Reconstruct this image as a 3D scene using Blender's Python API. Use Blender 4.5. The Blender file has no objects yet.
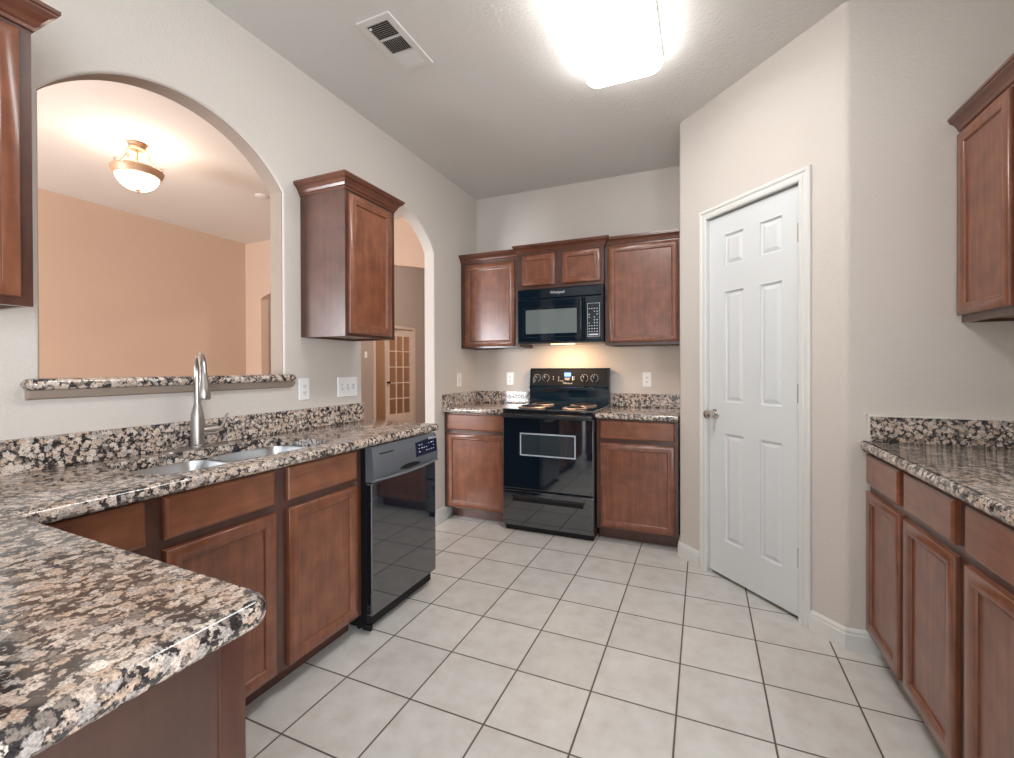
import bpy, bmesh, math, random
from math import pi, sin, cos, radians
from mathutils import Vector, Matrix

S = bpy.context.scene
COL = S.collection
random.seed(4)

# ------------------------------------------------------------------ camera, world, lights, exposure
YAW, PITCH, ROLL = -0.409, -0.0052, -0.0035
F_PX, CY = 451.5, 370.14
cd = bpy.data.cameras.new('camera')
cam = bpy.data.objects.new('camera', cd); COL.objects.link(cam)
R_ = Vector((cos(YAW), -sin(YAW), 0)); F0 = Vector((sin(YAW), cos(YAW), 0)); Z_ = Vector((0, 0, 1))
F_ = F0 * cos(PITCH) + Z_ * sin(PITCH); U_ = Z_ * cos(PITCH) - F0 * sin(PITCH)
R2 = R_ * cos(ROLL) + U_ * sin(ROLL); U2 = U_ * cos(ROLL) - R_ * sin(ROLL)
m = Matrix((R2, U2, -F_)).transposed().to_4x4(); m.translation = Vector((0, 0, 1.2335))
cam.matrix_world = m
cd.sensor_width = 36; cd.lens = F_PX / 1014 * 36; cd.shift_y = -(379 - CY) / 1014
cd.clip_start = 0.02; cd.clip_end = 60
S.camera = cam
S.view_settings.view_transform = 'Standard'; S.view_settings.look = 'None'
S.view_settings.gamma = 1; S.view_settings.use_curve_mapping = False
S.view_settings.exposure = 0.68

w = bpy.data.worlds.new('world'); S.world = w; w.use_nodes = True
bg = w.node_tree.nodes['Background']
bg.inputs[0].default_value = (0.75, 0.86, 1.0, 1); bg.inputs[1].default_value = 1.0

LENS_STRENGTH = 9.5
def area(name, loc, rot, sx, sy, power, col=(1, 1, 1)):
    l = bpy.data.lights.new(name, 'AREA'); l.shape = 'RECTANGLE'; l.size = sx; l.size_y = sy
    l.energy = power; l.color = col
    o = bpy.data.objects.new(name, l); COL.objects.link(o); o.location = loc; o.rotation_euler = rot
    return o
def point(name, loc, power, col, r=0.05):
    l = bpy.data.lights.new(name, 'POINT'); l.energy = power; l.color = col; l.shadow_soft_size = r
    o = bpy.data.objects.new(name, l); COL.objects.link(o); o.location = loc
    return o
# daylight at the windows behind the camera (kitchen nook, dining room), plus added fill right of the nook
area('daylight_nook', (-0.35, -3.35, 1.35), (radians(-90), 0, pi), 2.2, 1.7, 8, (0.90, 0.95, 1.0))
area('patio_fill', (1.42, -1.55, 1.30), (0, radians(90), 0), 1.9, 1.7, 88, (0.90, 0.95, 1.0))  # unseen fill, added to brighten the left wall
area('daylight_dining', (-3.9, -1.75, 1.35), (radians(-90), 0, pi), 1.6, 1.5, 135, (0.92, 0.95, 1.0))
# bulbs of the dining fixture, then unseen lights put in the hall and study
point('dining_bulbs', (-3.65, 1.89, 2.625), 24, (1.0, 0.86, 0.72), 0.035)
point('hall_light', (-3.6, 6.4, 3.2), 62, (1.0, 0.86, 0.76), 0.12)
point('study_light', (-6.9, 7.2, 2.3), 26, (1.0, 0.82, 0.66), 0.12)

# ------------------------------------------------------------------ materials
def new_mat(name):
    mt = bpy.data.materials.new(name); mt.use_nodes = True
    nt = mt.node_tree; b = nt.nodes['Principled BSDF']
    return mt, nt, b
def L(nt, a, b): nt.links.new(a, b)
def plain(name, col, rough=0.5, metal=0.0, coat=0.0, spec=0.5, noise=0.0, nscale=40):
    mt, nt, b = new_mat(name)
    b.inputs['Base Color'].default_value = (*col, 1)
    b.inputs['Roughness'].default_value = rough; b.inputs['Metallic'].default_value = metal
    if coat >= 1: b.inputs['IOR'].default_value = 2.0
    b.inputs['Coat Weight'].default_value = coat; b.inputs['Specular IOR Level'].default_value = spec
    tc = nt.nodes.new('ShaderNodeTexCoord'); n = nt.nodes.new('ShaderNodeTexNoise')
    n.inputs['Scale'].default_value = nscale; n.inputs['Detail'].default_value = 3
    L(nt, tc.outputs['Object'], n.inputs['Vector'])
    mx = nt.nodes.new('ShaderNodeMapRange')
    mx.inputs['To Min'].default_value = max(0.0, rough - 0.04 - noise); mx.inputs['To Max'].default_value = rough + 0.04 + noise
    L(nt, n.outputs['Fac'], mx.inputs['Value']); L(nt, mx.outputs['Result'], b.inputs['Roughness'])
    return mt
def paint(name, col, bump=0.6, scale=95, rough=0.85):
    mt, nt, b = new_mat(name)
    tc = nt.nodes.new('ShaderNodeTexCoord')
    n = nt.nodes.new('ShaderNodeTexNoise'); n.inputs['Scale'].default_value = scale; n.inputs['Detail'].default_value = 4
    n.inputs['Roughness'].default_value = 0.5
    L(nt, tc.outputs['Object'], n.inputs['Vector'])
    bp = nt.nodes.new('ShaderNodeBump'); bp.inputs['Strength'].default_value = bump; bp.inputs['Distance'].default_value = 0.0045
    L(nt, n.outputs['Fac'], bp.inputs['Height']); L(nt, bp.outputs['Normal'], b.inputs['Normal'])
    n2 = nt.nodes.new('ShaderNodeTexNoise'); n2.inputs['Scale'].default_value = 1.3
    L(nt, tc.outputs['Object'], n2.inputs['Vector'])
    mr = nt.nodes.new('ShaderNodeMixRGB'); mr.inputs[1].default_value = (*[c * 0.97 for c in col], 1); mr.inputs[2].default_value = (*[min(1, c * 1.03) for c in col], 1)
    L(nt, n2.outputs['Fac'], mr.inputs[0]); L(nt, mr.outputs[0], b.inputs['Base Color'])
    b.inputs['Roughness'].default_value = rough; b.inputs['Specular IOR Level'].default_value = 0.25
    return mt
def ramp(nt, stops, interp='LINEAR'):
    r = nt.nodes.new('ShaderNodeValToRGB'); cr = r.color_ramp; cr.interpolation = interp
    while len(cr.elements) < len(stops): cr.elements.new(0.5)
    for e, (p, c) in zip(cr.elements, stops): e.position = p; e.color = (*c, 1)
    return r
def wood(name, dark, mid, light, axis='z', rough=0.33):
    mt, nt, b = new_mat(name)
    tc = nt.nodes.new('ShaderNodeTexCoord'); oi = nt.nodes.new('ShaderNodeObjectInfo')
    ad = nt.nodes.new('ShaderNodeVectorMath'); ad.operation = 'MULTIPLY_ADD'
    L(nt, tc.outputs['Object'], ad.inputs[0]); ad.inputs[1].default_value = (1, 1, 1)
    cb = nt.nodes.new('ShaderNodeCombineXYZ'); mu = nt.nodes.new('ShaderNodeMath'); mu.operation = 'MULTIPLY'; mu.inputs[1].default_value = 17
    L(nt, oi.outputs['Random'], mu.inputs[0])
    for k in range(3): L(nt, mu.outputs[0], cb.inputs[k])
    L(nt, cb.outputs[0], ad.inputs[2])
    mp = nt.nodes.new('ShaderNodeMapping')
    mp.inputs['Scale'].default_value = (26, 26, 2.2) if axis == 'z' else (2.2, 26, 26)
    L(nt, ad.outputs[0], mp.inputs['Vector'])
    n = nt.nodes.new('ShaderNodeTexNoise'); n.inputs['Scale'].default_value = 1.6; n.inputs['Detail'].default_value = 6; n.inputs['Roughness'].default_value = 0.6; n.inputs['Distortion'].default_value = 0.5
    L(nt, mp.outputs[0], n.inputs['Vector'])
    n2 = nt.nodes.new('ShaderNodeTexNoise'); n2.inputs['Scale'].default_value = 13; n2.inputs['Detail'].default_value = 3
    L(nt, ad.outputs[0], n2.inputs['Vector'])
    mx = nt.nodes.new('ShaderNodeMath'); mx.operation = 'MULTIPLY_ADD'; mx.inputs[1].default_value = 0.5
    L(nt, n.outputs['Fac'], mx.inputs[0])
    m2 = nt.nodes.new('ShaderNodeMath'); m2.operation = 'MULTIPLY'; m2.inputs[1].default_value = 0.5; L(nt, n2.outputs['Fac'], m2.inputs[0])
    L(nt, m2.outputs[0], mx.inputs[2])
    r = ramp(nt, [(0.27, dark), (0.5, mid), (0.75, light)]); L(nt, mx.outputs[0], r.inputs[0])
    L(nt, r.outputs[0], b.inputs['Base Color'])
    b.inputs['Roughness'].default_value = rough; b.inputs['Coat Weight'].default_value = 0.6; b.inputs['Coat Roughness'].default_value = 0.2
    return mt
def granite(name):
    mt, nt, b = new_mat(name)
    g = nt.nodes.new('ShaderNodeNewGeometry')
    def noise(scale, detail, rough=0.5):
        n = nt.nodes.new('ShaderNodeTexNoise'); n.inputs['Scale'].default_value = scale; n.inputs['Detail'].default_value = detail; n.inputs['Roughness'].default_value = rough
        L(nt, g.outputs['Position'], n.inputs['Vector']); return n
    def math_(op, a, bb, c=None):
        q = nt.nodes.new('ShaderNodeMath'); q.operation = op
        for k, x in enumerate((a, bb, c)):
            if x is None: continue
            if isinstance(x, (int, float)): q.inputs[k].default_value = x
            else: L(nt, x, q.inputs[k])
        return q.outputs[0]
    n = noise(110, 3)
    ma = nt.nodes.new('ShaderNodeVectorMath'); ma.operation = 'MULTIPLY_ADD'
    L(nt, n.outputs['Color'], ma.inputs[0]); ma.inputs[1].default_value = (0.020, 0.020, 0.020); L(nt, g.outputs['Position'], ma.inputs[2])
    v = nt.nodes.new('ShaderNodeTexVoronoi'); v.inputs['Scale'].default_value = 66; L(nt, ma.outputs[0], v.inputs['Vector'])
    sep = nt.nodes.new('ShaderNodeSeparateColor'); L(nt, v.outputs['Color'], sep.inputs[0])
    cells = ramp(nt, [(0.0, (0.26, 0.215, 0.185)), (0.20, (0.62, 0.50, 0.415)), (0.45, (0.47, 0.42, 0.385)), (0.60, (0.74, 0.635, 0.55)), (0.84, (0.61, 0.46, 0.355))], 'CONSTANT')
    L(nt, sep.outputs[0], cells.inputs[0])
    # dark mineral matrix between the crystals: broken up finely, clustered coarsely
    a = math_('MULTIPLY_ADD', v.outputs['Distance'], 0.55, noise(135, 7, 0.75).outputs['Fac'])
    a = math_('MULTIPLY_ADD', noise(13, 2).outputs['Fac'], 0.42, a)
    mk = nt.nodes.new('ShaderNodeMapRange'); mk.inputs['From Min'].default_value = 1.005; mk.inputs['From Max'].default_value = 1.085
    L(nt, a, mk.inputs['Value'])
    mix = nt.nodes.new('ShaderNodeMixRGB'); L(nt, mk.outputs[0], mix.inputs[0]); L(nt, cells.outputs[0], mix.inputs[1]); mix.inputs[2].default_value = (0.035, 0.030, 0.032, 1)
    r3 = nt.nodes.new('ShaderNodeMapRange'); r3.inputs['From Min'].default_value = 0.36; r3.inputs['From Max'].default_value = 0.60; r3.inputs['To Min'].default_value = 0.55; r3.inputs['To Max'].default_value = 1.15
    L(nt, noise(260, 4, 0.6).outputs['Fac'], r3.inputs['Value'])
    mm = nt.nodes.new('ShaderNodeMixRGB'); mm.blend_type = 'MULTIPLY'; mm.inputs[0].default_value = 1
    L(nt, mix.outputs[0], mm.inputs[1]); L(nt, r3.outputs[0], mm.inputs[2]); L(nt, mm.outputs[0], b.inputs['Base Color'])
    b.inputs['Roughness'].default_value = 0.10; b.inputs['Specular IOR Level'].default_value = 0.8
    return mt
def tile_mat():
    mt, nt, b = new_mat('floor_tile')
    g = nt.nodes.new('ShaderNodeNewGeometry')
    T = 0.3048; G = 0.0030
    sx = nt.nodes.new('ShaderNodeSeparateXYZ'); L(nt, g.outputs['Position'], sx.inputs[0])
    outs = []; ids = []
    for i, off in ((0, -0.3925), (1, 1.6979)):
        a = nt.nodes.new('ShaderNodeMath'); a.operation = 'SUBTRACT'; a.inputs[1].default_value = off - T * 40; L(nt, sx.outputs[i], a.inputs[0])
        d = nt.nodes.new('ShaderNodeMath'); d.operation = 'DIVIDE'; d.inputs[1].default_value = T; L(nt, a.outputs[0], d.inputs[0])
        fl = nt.nodes.new('ShaderNodeMath'); fl.operation = 'FLOOR'; L(nt, d.outputs[0], fl.inputs[0]); ids.append(fl)
        f = nt.nodes.new('ShaderNodeMath'); f.operation = 'FRACT'; L(nt, d.outputs[0], f.inputs[0])
        s = nt.nodes.new('ShaderNodeMath'); s.operation = 'SUBTRACT'; s.inputs[1].default_value = 0.5; L(nt, f.outputs[0], s.inputs[0])
        ab = nt.nodes.new('ShaderNodeMath'); ab.operation = 'ABSOLUTE'; L(nt, s.outputs[0], ab.inputs[0]); outs.append(ab)
    mxx = nt.nodes.new('ShaderNodeMath'); mxx.operation = 'MAXIMUM'; L(nt, outs[0].outputs[0], mxx.inputs[0]); L(nt, outs[1].outputs[0], mxx.inputs[1])
    mr = nt.nodes.new('ShaderNodeMapRange'); mr.inputs['From Min'].default_value = 0.5 - (G + .0012) / T; mr.inputs['From Max'].default_value = 0.5 - (G - .0006) / T
    L(nt, mxx.outputs[0], mr.inputs['Value'])
    cb = nt.nodes.new('ShaderNodeCombineXYZ'); L(nt, ids[0].outputs[0], cb.inputs[0]); L(nt, ids[1].outputs[0], cb.inputs[1])
    wn = nt.nodes.new('ShaderNodeTexWhiteNoise'); wn.noise_dimensions = '3D'; L(nt, cb.outputs[0], wn.inputs['Vector'])
    va = nt.nodes.new('ShaderNodeVectorMath'); va.operation = 'MULTIPLY_ADD'; L(nt, wn.outputs['Color'], va.inputs[0]); va.inputs[1].default_value = (9, 9, 9); L(nt, g.outputs['Position'], va.inputs[2])
    n = nt.nodes.new('ShaderNodeTexNoise'); n.inputs['Scale'].default_value = 11; n.inputs['Detail'].default_value = 6; n.inputs['Roughness'].default_value = 0.62; L(nt, va.outputs[0], n.inputs['Vector'])
    r = ramp(nt, [(0.33, (0.60, 0.57, 0.53)), (0.52, (0.665, 0.645, 0.61)), (0.72, (0.72, 0.705, 0.68))]); L(nt, n.outputs['Fac'], r.inputs[0])
    tv = nt.nodes.new('ShaderNodeMapRange'); tv.inputs['To Min'].default_value = 0.95; tv.inputs['To Max'].default_value = 1.04; L(nt, wn.outputs['Value'], tv.inputs['Value'])
    mu = nt.nodes.new('ShaderNodeMixRGB'); mu.blend_type = 'MULTIPLY'; mu.inputs[0].default_value = 1; L(nt, r.outputs[0], mu.inputs[1]); L(nt, tv.outputs[0], mu.inputs[2])
    mix = nt.nodes.new('ShaderNodeMixRGB'); L(nt, mr.outputs[0], mix.inputs[0]); L(nt, mu.outputs[0], mix.inputs[1]); mix.inputs[2].default_value = (0.12, 0.10, 0.085, 1)
    L(nt, mix.outputs[0], b.inputs['Base Color'])
    inv = nt.nodes.new('ShaderNodeMath'); inv.operation = 'SUBTRACT'; inv.inputs[0].default_value = 1; L(nt, mr.outputs[0], inv.inputs[1])
    bp = nt.nodes.new('ShaderNodeBump'); bp.inputs['Strength'].default_value = 0.5; bp.inputs['Distance'].default_value = 0.002; L(nt, inv.outputs[0], bp.inputs['Height']); L(nt, bp.outputs[0], b.inputs['Normal'])
    rr = nt.nodes.new('ShaderNodeMapRange'); rr.inputs['To Min'].default_value = 0.36; rr.inputs['To Max'].default_value = 0.85; L(nt, mr.outputs[0], rr.inputs['Value']); L(nt, rr.outputs[0], b.inputs['Roughness'])
    return mt
def emit(name, col, strength, base=(0.8, 0.8, 0.8)):
    mt, nt, b = new_mat(name)
    b.inputs['Base Color'].default_value = (*base, 1); b.inputs['Emission Color'].default_value = (*col, 1); b.inputs['Emission Strength'].default_value = strength
    b.inputs['Roughness'].default_value = 0.4
    return mt
def glass(name, tint=(1, 1, 1), rough=0.0):
    mt, nt, b = new_mat(name)
    b.inputs['Base Color'].default_value = (*tint, 1); b.inputs['Transmission Weight'].default_value = 1
    b.inputs['Roughness'].default_value = rough; b.inputs['IOR'].default_value = 1.1
    return mt

M = dict(
    wall=paint('wall_paint', (0.65, 0.60, 0.55)),
    ceil=paint('ceiling_paint', (0.71, 0.69, 0.66), 0.7, 60),
    dceil=paint('dining_ceiling_paint', (0.74, 0.685, 0.64), 0.3, 45),
    tan=paint('tan_accent_paint', (0.62, 0.455, 0.345), 0.2, 60),
    hall=paint('hall_paint_dimmed', (0.45, 0.385, 0.35), 0.2, 60),  # same house paint, darkened to stand for the dim hall light
    study=paint('study_paint', (0.60, 0.42, 0.30), 0.2, 60),
    white=plain('white_trim_paint', (0.74, 0.74, 0.71), 0.35),
    door=plain('white_door_paint', (0.72, 0.745, 0.75), 0.38),
    cream=plain('french_door_paint', (0.66, 0.54, 0.46), 0.4),
    tile=tile_mat(),
    carpet=paint('dining_floor', (0.45, 0.36, 0.28), 0.8, 300),
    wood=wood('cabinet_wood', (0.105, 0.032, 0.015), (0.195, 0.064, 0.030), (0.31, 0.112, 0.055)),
    woodh=wood('drawer_wood', (0.13, 0.042, 0.019), (0.22, 0.075, 0.034), (0.33, 0.122, 0.056), 'x'),
    frame=wood('frame_wood_shaded', (0.045, 0.015, 0.010), (0.075, 0.026, 0.016), (0.115, 0.042, 0.026)),  # cabinet wood darkened to stand for shade in reveals and on sides
    crown=wood('crown_wood', (0.075, 0.023, 0.012), (0.12, 0.038, 0.020), (0.18, 0.06, 0.03), 'x', 0.28),
    kick=wood('toe_kick_wood', (0.05, 0.018, 0.012), (0.08, 0.027, 0.017), (0.11, 0.038, 0.024)),
    under=wood('underside_wood', (0.30, 0.20, 0.10), (0.38, 0.26, 0.14), (0.45, 0.31, 0.18), 'x', 0.6),
    granite=granite('granite'),
    black=plain('black_enamel', (0.004, 0.010, 0.018), 0.05, 0, 1.0, 0.6),
    blackmw=plain('microwave_enamel', (0.003, 0.012, 0.022), 0.06, 0, 0.0, 0.5),
    lip=plain('handle_lip_gloss', (0.16, 0.17, 0.185), 0.25),
    ovenframe=plain('oven_window_frame', (0.45, 0.50, 0.55), 0.3),
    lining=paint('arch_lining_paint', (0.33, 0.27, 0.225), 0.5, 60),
    blacks=plain('black_satin', (0.02, 0.022, 0.026), 0.22),
    blackm=plain('black_matte', (0.012, 0.012, 0.013), 0.55, 0, 0, 0.2),
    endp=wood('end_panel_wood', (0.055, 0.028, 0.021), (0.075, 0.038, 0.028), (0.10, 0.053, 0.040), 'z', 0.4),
    console=plain('console_reflection', (0.11, 0.125, 0.145), 0.22, 0, 0.8),  # base lightened in place of the reflected wall and ceiling light
    badge=plain('control_badge', (0.008, 0.016, 0.05), 0.12),
    steel=plain('brushed_steel', (0.46, 0.43, 0.41), 0.34, 1.0),
    sinksteel=plain('sink_steel', (0.72, 0.73, 0.74), 0.3, 1.0),
    chrome=plain('chrome', (0.70, 0.66, 0.62), 0.16, 1.0),
    pan=plain('drip_pan', (0.62, 0.52, 0.47), 0.45, 0.8),
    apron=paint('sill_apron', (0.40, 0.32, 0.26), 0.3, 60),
    coil=plain('coil_element', (0.035, 0.03, 0.03), 0.45, 0.3),
    nickel=plain('nickel', (0.62, 0.60, 0.58), 0.22, 1.0),
    bronze=plain('antique_tan_metal', (0.50, 0.33, 0.21), 0.45, 0.35),
    plate=plain('white_plastic', (0.90, 0.90, 0.89), 0.35),
    slot=plain('dark_slot', (0.05, 0.05, 0.05), 0.6),
    vent=plain('vent_enamel', (0.70, 0.68, 0.65), 0.45),
    duct=plain('duct_dark', (0.03, 0.022, 0.018), 0.8),
    mark=plain('white_print', (0.75, 0.77, 0.80), 0.5),
    window=plain('oven_window', (0.03, 0.045, 0.055), 0.06, 0, 1.0),
    mwwin=plain('microwave_window', (0.17, 0.21, 0.21), 0.16, 0, 0.8),
    caulk=plain('caulk', (0.72, 0.69, 0.63), 0.5),
    lens=emit('fluorescent_lens', (1.0, 0.985, 0.965), LENS_STRENGTH),
    bowl=emit('lamp_glass', (1.0, 0.90, 0.76), 5.0),
    hoodlamp=emit('hood_lamp', (1.0, 0.66, 0.36), 1.6),
    blue=emit('display_blue', (0.10, 0.20, 1.0), 4.0, (0.02, 0.02, 0.1)),
    glass=glass('reflection_tinted_glass', (.80, .72, .67)),  # brown tint stands in for reflections in the panes
    frost=plain('curtain_brown', (0.20, 0.13, 0.09), 0.7),
)

# ------------------------------------------------------------------ mesh helpers
class MB:
    def __init__(s): s.bm = bmesh.new()
    def _merge(s, b):
        me = bpy.data.meshes.new('tmp'); b.to_mesh(me); b.free(); s.bm.from_mesh(me); bpy.data.meshes.remove(me)
    def box(s, x0, x1, y0, y1, z0, z1, bev=0.0, seg=2):
        b = bmesh.new(); bmesh.ops.create_cube(b, size=1)
        for v in b.verts:
            v.co = Vector(((x0 + x1) / 2 + v.co.x * (x1 - x0), (y0 + y1) / 2 + v.co.y * (y1 - y0), (z0 + z1) / 2 + v.co.z * (z1 - z0)))
        if bev: bmesh.ops.bevel(b, geom=list(b.edges), offset=bev, segments=seg, profile=0.5, affect='EDGES')
        s._merge(b); return s
    def loft(s, rings, cap0=True, cap1=True, closed=True):
        """rings: lists of points with equal counts, bridged in order."""
        vs = [[s.bm.verts.new(p) for p in r] for r in rings]
        n = len(vs[0])
        for a, b in zip(vs, vs[1:]):
            for i in range(n if closed else n - 1):
                j = (i + 1) % n
                s.bm.faces.new((a[i], a[j], b[j], b[i]))
        if cap0: s.bm.faces.new(list(reversed(vs[0])))
        if cap1: s.bm.faces.new(vs[-1])
        return s
    def lathe(s, prof, c=(0, 0, 0), n=24, axis='z'):
        rings = []
        for r, h in prof:
            ring = []
            for k in range(n):
                a = 2 * pi * k / n; p = (r * cos(a), r * sin(a), h)
                if axis == 'x': p = (p[2], p[0], p[1])
                if axis == 'y': p = (p[1], p[2], p[0])
                ring.append((c[0] + p[0], c[1] + p[1], c[2] + p[2]))
            rings.append(ring)
        return s.loft(rings)
    def tube(s, pts, rad, n=10, caps=True):
        pts = [Vector(p) for p in pts]
        rads = rad if isinstance(rad, (list, tuple)) else [rad] * len(pts)
        rings = []; up = None
        for i, p in enumerate(pts):
            d = (pts[min(i + 1, len(pts) - 1)] - pts[max(i - 1, 0)]).normalized()
            if up is None: up = Vector((0, 0, 1)) if abs(d.z) < 0.9 else Vector((1, 0, 0))
            a = d.cross(up).normalized(); up = a.cross(d).normalized()
            rings.append([p + (a * cos(2 * pi * k / n) + up * sin(2 * pi * k / n)) * rads[i] for k in range(n)])
        return s.loft(rings, caps, caps)
    def prism(s, poly, fn, t0, t1):
        """extrude the 2D polygon between t0 and t1 with fn(u, v, t) -> xyz"""
        return s.loft([[fn(u, v, t0) for u, v in poly], [fn(u, v, t1) for u, v in poly]])
    def holed(s, outer, holes, fn, t0, t1):
        """plate with holes, from t0 to t1"""
        for t, flip in ((t0, True), (t1, False)):
            b = bmesh.new(); es = []
            for loop in [outer] + holes:
                vs = [b.verts.new((u, v, 0)) for u, v in loop]
                es += [b.edges.new((vs[i], vs[(i + 1) % len(vs)])) for i in range(len(vs))]
            bmesh.ops.triangle_fill(b, edges=es, use_beauty=True)
            for v in b.verts: v.co = Vector(fn(v.co.x, v.co.y, t))
            s._merge(b)
        for loop in [outer] + holes:
            s.loft([[fn(u, v, t0) for u, v in loop], [fn(u, v, t1) for u, v in loop]], False, False)
        return s
    def holed_round(s, outer, holes, fn, t0, t1, r, n=4):
        """plate with holes whose edge at t1 is rounded with radius r (holes run clockwise or not, both work)"""
        def area2(l): return sum(l[i - 1][0] * l[i][1] - l[i][0] * l[i - 1][1] for i in range(len(l)))
        grown = []
        for h in holes:
            h = h if area2(h) > 0 else h[::-1]
            rings = [[fn(u, v, t0) for u, v in h]]
            for k in range(n + 1):
                a = pi / 2 * k / n; g = inset(h, -r * (1 - cos(a)))
                rings.append([fn(u, v, t1 - r + r * sin(a)) for u, v in g])
            s.loft(rings, False, False); grown.append(g)
        for t, hs in ((t0, holes), (t1, grown)):
            b = bmesh.new(); es = []
            for loop in [outer] + hs:
                vs = [b.verts.new((u, v, 0)) for u, v in loop]
                es += [b.edges.new((vs[i], vs[(i + 1) % len(vs)])) for i in range(len(vs))]
            bmesh.ops.triangle_fill(b, edges=es, use_beauty=True)
            for v in b.verts: v.co = Vector(fn(v.co.x, v.co.y, t))
            s._merge(b)
        s.loft([[fn(u, v, t0) for u, v in outer], [fn(u, v, t1) for u, v in outer]], False, False)
        return s
    def build(s, name, mat, parent=None, smooth=None, weld=True, bevel=None):
        if weld: bmesh.ops.remove_doubles(s.bm, verts=s.bm.verts, dist=1e-5)
        bmesh.ops.recalc_face_normals(s.bm, faces=s.bm.faces)
        me = bpy.data.meshes.new(name); s.bm.to_mesh(me); s.bm.free()
        me.materials.append(mat)
        o = bpy.data.objects.new(name, me); COL.objects.link(o)
        if parent: o.parent = parent
        if smooth:
            me.polygons.foreach_set('use_smooth', [True] * len(me.polygons))
            me.set_sharp_from_angle(angle=radians(smooth))
        if bevel:
            md = o.modifiers.new('bevel', 'BEVEL'); md.width = bevel; md.segments = 3; md.limit_method = 'ANGLE'; md.angle_limit = radians(40); md.harden_normals = False
        return o
XYZ = lambda u, v, t: (u, v, t)

def thing(name, label, cat, loc=(0, 0, 0), rz=0, group=None):
    o = bpy.data.objects.new(name, None); COL.objects.link(o); o.empty_display_size = 0.1
    o.location = loc; o.rotation_euler = (0, 0, rz); o['label'] = label; o['category'] = cat
    if group: o['group'] = group
    return o
def tag(o, label, cat, group=None):
    o['label'] = label; o['category'] = cat
    if group: o['group'] = group
    return o
def struct(o): o['kind'] = 'structure'; return o
def dup(root, loc, rz, label):
    def cp(o, par):
        c = o.copy(); COL.objects.link(c); c.parent = par
        for ch in [x for x in allobs if x.parent == o]: cp(ch, c)
        return c
    allobs = list(bpy.data.objects)
    r = cp(root, None); r.location = loc; r.rotation_euler = (0, 0, rz); r['label'] = label
    return r
def rect(x0, x1, y0, y1): return [(x0, y0), (x1, y0), (x1, y1), (x0, y1)]
def rrect(x0, x1, y0, y1, r, n=6):
    pts = []
    for cx, cy, a0 in ((x1 - r, y0 + r, -90), (x1 - r, y1 - r, 0), (x0 + r, y1 - r, 90), (x0 + r, y0 + r, 180)):
        for k in range(n + 1):
            a = radians(a0 + 90 * k / n); pts.append((cx + r * cos(a), cy + r * sin(a)))
    return pts
def roundpoly(poly, radii, n=6):
    out = []; N = len(poly)
    for i in range(N):
        p = Vector(poly[i]); r = radii[i]
        if r <= 0: out.append(tuple(p)); continue
        a = (Vector(poly[i - 1]) - p).normalized(); b = (Vector(poly[(i + 1) % N]) - p).normalized()
        ang = a.angle(b); d = r / math.tan(ang / 2)
        c = p + (a + b).normalized() * (r / sin(ang / 2))
        s0 = p + a * d - c; s1 = p + b * d - c
        a0 = math.atan2(s0.y, s0.x); a1 = math.atan2(s1.y, s1.x)
        da = (a1 - a0 + pi) % (2 * pi) - pi
        for k in range(n + 1):
            t = a0 + da * k / n; out.append((c.x + r * cos(t), c.y + r * sin(t)))
    return out
def inset(poly, d):
    """inset a counter-clockwise polygon by d with mitres"""
    N = len(poly); out = []
    for i in range(N):
        p0, p1, p2 = Vector(poly[i - 1]), Vector(poly[i]), Vector(poly[(i + 1) % N])
        e1 = (p1 - p0).normalized(); e2 = (p2 - p1).normalized()
        n1 = Vector((-e1.y, e1.x)); n2 = Vector((-e2.y, e2.x))
        mm = (n1 + n2); mm = mm / max(1e-6, mm.length)
        k = d / max(0.3, mm.dot(n1)); out.append(tuple(p1 + mm * k))
    return out
def sweep(mb, path, prof, closed=False):
    """profile (out, z) swept along a 2D path; 'out' points to the right of the travel direction"""
    rings = []; N = len(path)
    for i in range(N):
        p = Vector(path[i])
        e1 = (p - Vector(path[i - 1])).normalized() if i > 0 else None
        e2 = (Vector(path[i + 1]) - p).normalized() if i < N - 1 else None
        e1 = e1 or e2; e2 = e2 or e1
        n1 = Vector((e1.y, -e1.x)); n2 = Vector((e2.y, -e2.x)); mm = (n1 + n2).normalized(); k = 1 / mm.dot(n1)
        rings.append([(p.x + mm.x * k * o, p.y + mm.y * k * o, z) for o, z in prof])
    return mb.loft(rings)
def text(body, size, loc, rot, mat, parent, name='logo', ext=0.0003):
    cu = bpy.data.curves.new(name, 'FONT'); cu.body = body; cu.size = size; cu.extrude = ext; cu.align_x = 'CENTER'; cu.align_y = 'CENTER'
    cu.materials.append(mat)
    tmp = bpy.data.objects.new(name, cu); COL.objects.link(tmp)
    dgp = bpy.context.evaluated_depsgraph_get(); me = bpy.data.meshes.new_from_object(tmp.evaluated_get(dgp))
    bpy.data.objects.remove(tmp); bpy.data.curves.remove(cu)
    o = bpy.data.objects.new(name, me); COL.objects.link(o); o.location = loc; o.rotation_euler = rot; o.parent = parent
    return o

# ------------------------------------------------------------------ the rooms
XL, TH = -1.96, 0.09           # kitchen face of the left wall, its thickness
YB, XR, HC = 3.81, 1.27, 2.82  # back wall, right wall, ceiling
A = Vector((-0.137, 3.155)); B = Vector((0.573, 2.395))
T_ = (B - A).normalized(); N_ = Vector((-T_.y, T_.x))   # N_ points into the pantry
YR = -3.2
XD, YD, XH = -5.33, 3.95, -5.80

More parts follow.
